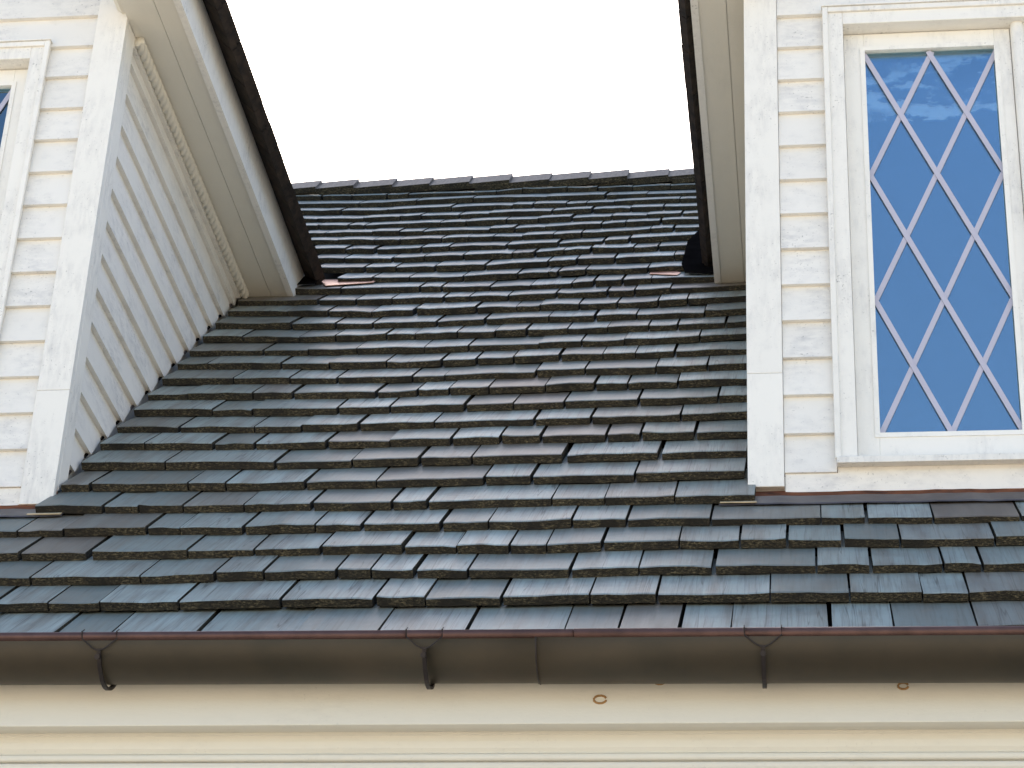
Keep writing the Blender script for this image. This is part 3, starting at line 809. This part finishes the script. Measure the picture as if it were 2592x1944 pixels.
    for side in (-1, 1):
        course = 0
        o = so + ov
        while o > -DW / 2 + 0.05:
            y = yF - 0.045
            zc = ROOF0 + so - o
            yl = yroof(zc) + (0.0 if course else -0.01)
            while y < yl - 0.02:
                w_ = RND.uniform(0.08, 0.2)
                y2 = min(yl, y + w_)
                j = RND.uniform(-0.0015, 0.0015)
                th = 0.02 + RND.uniform(-0.001, 0.001)
                layers = 2 if course == 0 else 1
                for L in range(layers):
                    n0 = (0.0 if course == 0 and L == 0 else 0.018)
                    n1 = n0 + th - (0.002 if L == 0 and course == 0 else 0)
                    oo = o + j + (-0.006 if L else 0.0)
                    ln = 0.12 if L == 0 and course == 0 else 0.20
                    pts = []
                    for (q, n) in ((oo, n0), (oo - ln, n0 - (0.0 if course == 0 else 0.018)), (oo - ln, n1 - 0.016), (oo, n1)):
                        pts.append(rslope(side, q, n))
                    poly = [(p[0], p[1]) for p in pts]
                    if side < 0:
                        poly = poly[::-1]
                    vf = extrude(poly, y + 0.0015, y2 - 0.0015, 'y')
                    if course == 0 and side == visible_side:
                        d.mesh('shingle', vf, 'eave_wood', parent=rf)
                    else:
                        n = len(fV)
                        fV.extend(vf[0]); fF.extend(tuple(i + n for i in q) for q in vf[1])
                y = y2
            o -= 0.108
            course += 1
    so_ = d.mesh('shingle_field', (fV, fF), 'shingle', parent=rf)
    so_['kind'] = 'stuff'
    # rake boards on the gable
    for side in (-1, 1):
        p0 = rslope(side, so - 0.002, 0.0); p1 = rslope(side, -DW / 2, 0.0)
        poly = [(p0[0], p0[1] - 0.002), (p1[0], p1[1] - 0.002), (p1[0], p1[1] - 0.15), (p0[0], p0[1] - 0.13)]
        if side > 0:
            poly = poly[::-1]
        d.mesh('rake_board', extrude(poly, yF - 0.012, yF - 0.0005, 'y'), 'white_v')
    # ---------------- window: casing, two lattice sashes
    cu0, cu1 = 0.205, 0.2525         # casing outer / inner
    cz_top, cz_in = 1.353, 1.306
    win = d.mesh('window', join(box(X(cu0), X(cu1), -0.004, 0.05, 0.047, cz_top), box(X(DW - cu1), X(DW - cu0), -0.004, 0.05, 0.047, cz_top),
                                box(X(cu1), X(DW - cu1), -0.004, 0.05, cz_in, cz_top)), 'white_v', bevel=0.002)
    # backband on the casing
    d.mesh('casing_trim', join(box(X(cu0 - 0.004), X(cu0 + 0.010), -0.011, 0.0, 0.048, cz_top + 0.006), box(X(DW - cu0 - 0.010), X(DW - cu0 + 0.004), -0.011, 0.0, 0.048, cz_top + 0.006),
                               box(X(cu0 + 0.010), X(DW - cu0 - 0.010), -0.0105, 0.0, cz_top - 0.010, cz_top + 0.0055)), 'white_v', parent=win, bevel=0.002)
    d.mesh('head_cap', box(X(cu0 - 0.006), X(DW - cu0 + 0.006), -0.014, 0.02, cz_top + 0.0065, cz_top + 0.010), 'white_v', parent=win)
    sill = extrude([(-0.022, 0.029), (0.02, 0.034), (0.06, 0.040), (0.06, 0.074), (0.036, 0.074), (-0.022, 0.046)], X(cu0 - 0.001), X(DW - cu0 + 0.001), 'x')
    d.mesh('sill', sill, 'white_v', parent=win, bevel=0.0015)
    mw = 0.019
    msh = [(xm + mw * math.cos(a) * 0.95, 0.030 - 0.016 * math.sin(a)) for a in [math.pi * i / 8 for i in range(9)]] + [(xm - mw * 0.95, 0.07), (xm + mw * 0.95, 0.07)]
    d.mesh('mullion', extrude(msh, 0.0745, cz_in, 'z'), 'white_v', parent=win)
    for side in (-1, 1):
        a, b = 0.2540, DW / 2 - 0.0195
        g0, g1 = 0.305, 0.634
        gz0, gz1 = 0.135, 1.2525
        sx = lambda u: side_x(side, u)
        def sb(u0, u1, y0, y1, z0, z1):
            p, q = sorted((sx(u0), sx(u1)))
            return box(p, q, y0, y1, z0, z1)
        ys = 0.040
        sash = d.mesh('sash', join(sb(a, g0, ys, 0.075, 0.0755, 1.304), sb(g1, b, ys, 0.075, 0.0755, 1.304), sb(g0, g1, ys, 0.075, 0.0755, gz0), sb(g0, g1, ys, 0.075, gz1, 1.304)), 'white_v', parent=win, bevel=0.0012)
        i_ = 0.010
        d.mesh('glazing_bead', join(sb(g0 - i_, g0 + 0.002, ys - 0.003, ys + 0.006, gz0 - i_, gz1 + i_), sb(g1 - 0.002, g1 + i_, ys - 0.003, ys + 0.006, gz0 - i_, gz1 + i_),
                                    sb(g0 + 0.002, g1 - 0.002, ys - 0.0028, ys + 0.006, gz0 - i_, gz0 + 0.002), sb(g0 + 0.002, g1 - 0.002, ys - 0.0028, ys + 0.006, gz1 - 0.002, gz1 + i_)), 'white_v', parent=win)
        d.mesh('pane', sb(g0 - 0.002, g1 + 0.002, 0.054, 0.057, gz0 - 0.002, gz1 + 0.002), 'glass', parent=win)
        d.mesh('dark_backing', sb(a, b, 0.115, 0.120, 0.078, 1.30), 'interior', parent=win)  # dark sheet added in place of the unlit room
        # diamond lattice in front of the glass, blue reflection mixed into its colour
        y0, y1 = 0.0480, 0.0510
        nx0, nx1, nzt, nzb = g0 + 0.004, g1 + 0.001, 1.237, 0.139
        stx, stz = (nx1 - nx0) / 4, (nzt - nzb) / 6
        bars = [((0, 0), (4, 4)), ((2, 0), (4, 2)), ((0, 2), (4, 6)), ((0, 4), (2, 6)), ((4, 0), (0, 4)), ((2, 0), (0, 2)), ((4, 2), (0, 6)), ((4, 4), (2, 6))]
        for bi, ((ia, ja), (ib, jb)) in enumerate(bars):
            p = Vector((nx0 + ia * stx, nzt - ja * stz)); q = Vector((nx0 + ib * stx, nzt - jb * stz))
            t_ = (q - p).normalized()
            nrm = Vector((-t_.y, t_.x)) * 0.0064
            p = p - t_ * 0.012; q = q + t_ * 0.012
            dy = 0.0 if bi < 4 else 0.0028
            poly = [(sx(v_.x), v_.y) for v_ in (p + nrm, p - nrm, q - nrm, q + nrm)]
            d.mesh('lattice_bar', extrude(poly, y0 + dy, y1 + dy, 'y'), 'lattice', parent=win)
        # added crumpled sheet, its white patches painted as wavy cloud reflections
        V, F = [], []
        nxg, nzg = 26, 22
        rr = random.Random(3 + side)
        for i in range(nzg + 1):
            for j in range(nxg + 1):
                V.append((sx(g0 + (g1 - g0) * j / nxg), 0.0600 + rr.uniform(-0.0018, 0.0018), gz1 - 0.012 - 0.20 * i / nzg))
        for i in range(nzg):
            for j in range(nxg):
                q = (i * (nxg + 1) + j, i * (nxg + 1) + j + 1, (i + 1) * (nxg + 1) + j + 1, (i + 1) * (nxg + 1) + j)
                F.append(q)
        d.mesh('reflection_film', (V, F), 'reflection_film', parent=win)
    # dark reveal behind the sashes
    d.mesh('reveal', join(box(X(wu0 - 0.01), X(wu0 + 0.006), 0.076, 0.125, 0.046, 1.311), box(X(wu1 - 0.006), X(wu1 + 0.01), 0.076, 0.125, 0.046, 1.311),
                          box(X(wu0 - 0.01), X(wu1 + 0.01), 0.121, 0.13, 0.046, 1.311)), 'interior', parent=win)
    # ---------------- copper apron flashing at the foot
    V, F = [], []
    NXF = 40
    u0, u1 = -0.062, DW + 0.062
    us = [u0, u0 + 0.03, -0.003] + [DW * i / 36 for i in range(37)] + [DW + 0.003, u1 - 0.03, u1]
    NXF = len(us) - 1
    for u in us:
        wob = 0.0008 * math.sin(u * 31) + 0.0006 * math.sin(u * 77 + 1)
        surf = lambda s_: 0.010 - (s_ + 0.283) / EXPO * THICK + 0.0045 + wob
        a_ = rp(0, 0.016, surf(0.016)); m_ = rp(0, -0.064, surf(-0.064) + 0.001); b_ = rp(0, -0.137, surf(-0.137) - 0.001)
        for y_, z_ in ((0.0165, 0.03), (a_[1] + 0.003, a_[2] + 0.004), (a_[1] - 0.006, a_[2] - 0.006), (m_[1], m_[2]), (b_[1], b_[2]), (b_[1] - 0.001, b_[2] - 0.004)):
            if u < -0.002 or u > DW + 0.002:
                z_ = min(z_, a_[2] - 0.006); y_ = min(y_, a_[1] - 0.006)
            V.append((X(u), y_, z_))
    mi = []
    for i in range(NXF):
        for r in range(5):
            a = i * 6 + r
            F.append((a, a + 1, a + 7, a + 6)); mi.append(1 if r < 3 else 0)
    d.mesh('apron_flashing', (V, F), ('flash', 'rust_copper', 'rust_copper'), midx=mi)
    for u_a, u_b in ((-0.060, 0.022), (DW - 0.022, DW + 0.060)):
        sv = lambda s_: 0.010 - (s_ + 0.283) / EXPO * THICK + 0.0075
        q_ = [rp(X(u_a), -0.1385, sv(-0.1385)), rp(X(u_b), -0.1405, sv(-0.1405)), rp(X(u_b), -0.128, sv(-0.128)), rp(X(u_a), -0.130, sv(-0.130))]
        d.mesh('flashing_edge', hexa([(p[0], p[1] + 0.001, p[2] - 0.0015) for p in q_], q_), 'pale_metal')
    # valley lining and copper where the eave meets the main roof
    def top_n(s, s_butt):
        return 0.010 - (s - s_butt) / EXPO * THICK
    side = visible_side
    c_ = side_x(side, 0.0)
    sg = 1 if side > 0 else -1
    if side > 0:
        cop = [(0.195, 1.60), (0.215, 1.565), (0.262, 1.452), (0.292, 1.464), (0.35, 1.480), (0.405, 1.500), (0.405, 1.60)]
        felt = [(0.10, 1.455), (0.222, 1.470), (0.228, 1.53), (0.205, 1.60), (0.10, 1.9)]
    else:
        cop = [(1.652 - 1.30, 1.512), (1.652 - 1.33, 1.497), (1.652 - 1.392, 1.466), (1.652 - 1.40, 1.52), (1.652 - 1.37, 1.60), (1.652 - 1.30, 1.60)]
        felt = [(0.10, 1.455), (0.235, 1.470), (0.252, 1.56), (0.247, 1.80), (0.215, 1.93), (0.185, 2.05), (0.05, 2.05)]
    def sheet(pts, dn, butt=2.033):
        top = []
        for o_, y_ in pts:
            s_v = y_ / CA
            top.append(rp(c_ + sg * o_, s_v, dn(s_v)))
        low = [(p[0], p[1] + 0.0011, p[2] - 0.0011) for p in top]
        n = len(top)
        return low + top, [tuple(range(n))[::-1], tuple(range(n, 2 * n))] + [(i, (i + 1) % n, n + (i + 1) % n, n + i) for i in range(n)]
    d.mesh('valley_copper', sheet(cop, lambda s_v: top_n(s_v, 2.033) + 0.0095), 'bright_copper', parent=rf)
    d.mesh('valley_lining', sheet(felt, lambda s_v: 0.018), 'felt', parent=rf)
    return d

left_dormer = make_dormer(-DW, 'white clapboard dormer at the left edge, its boarded side wall facing the roof', 0.165, 0.0525, 0.090, 1, 1)
right_dormer = make_dormer(1.652, 'white clapboard dormer on the right with a tall blue diamond-lattice window', 0.140, 0.024, 0.047, -1, -1)
for d_ in (left_dormer, right_dormer):
    d_.o['group'] = 'twin dormers on the shingled roof'
print('single shingles', n_single, 'objects', len(bpy.data.objects))
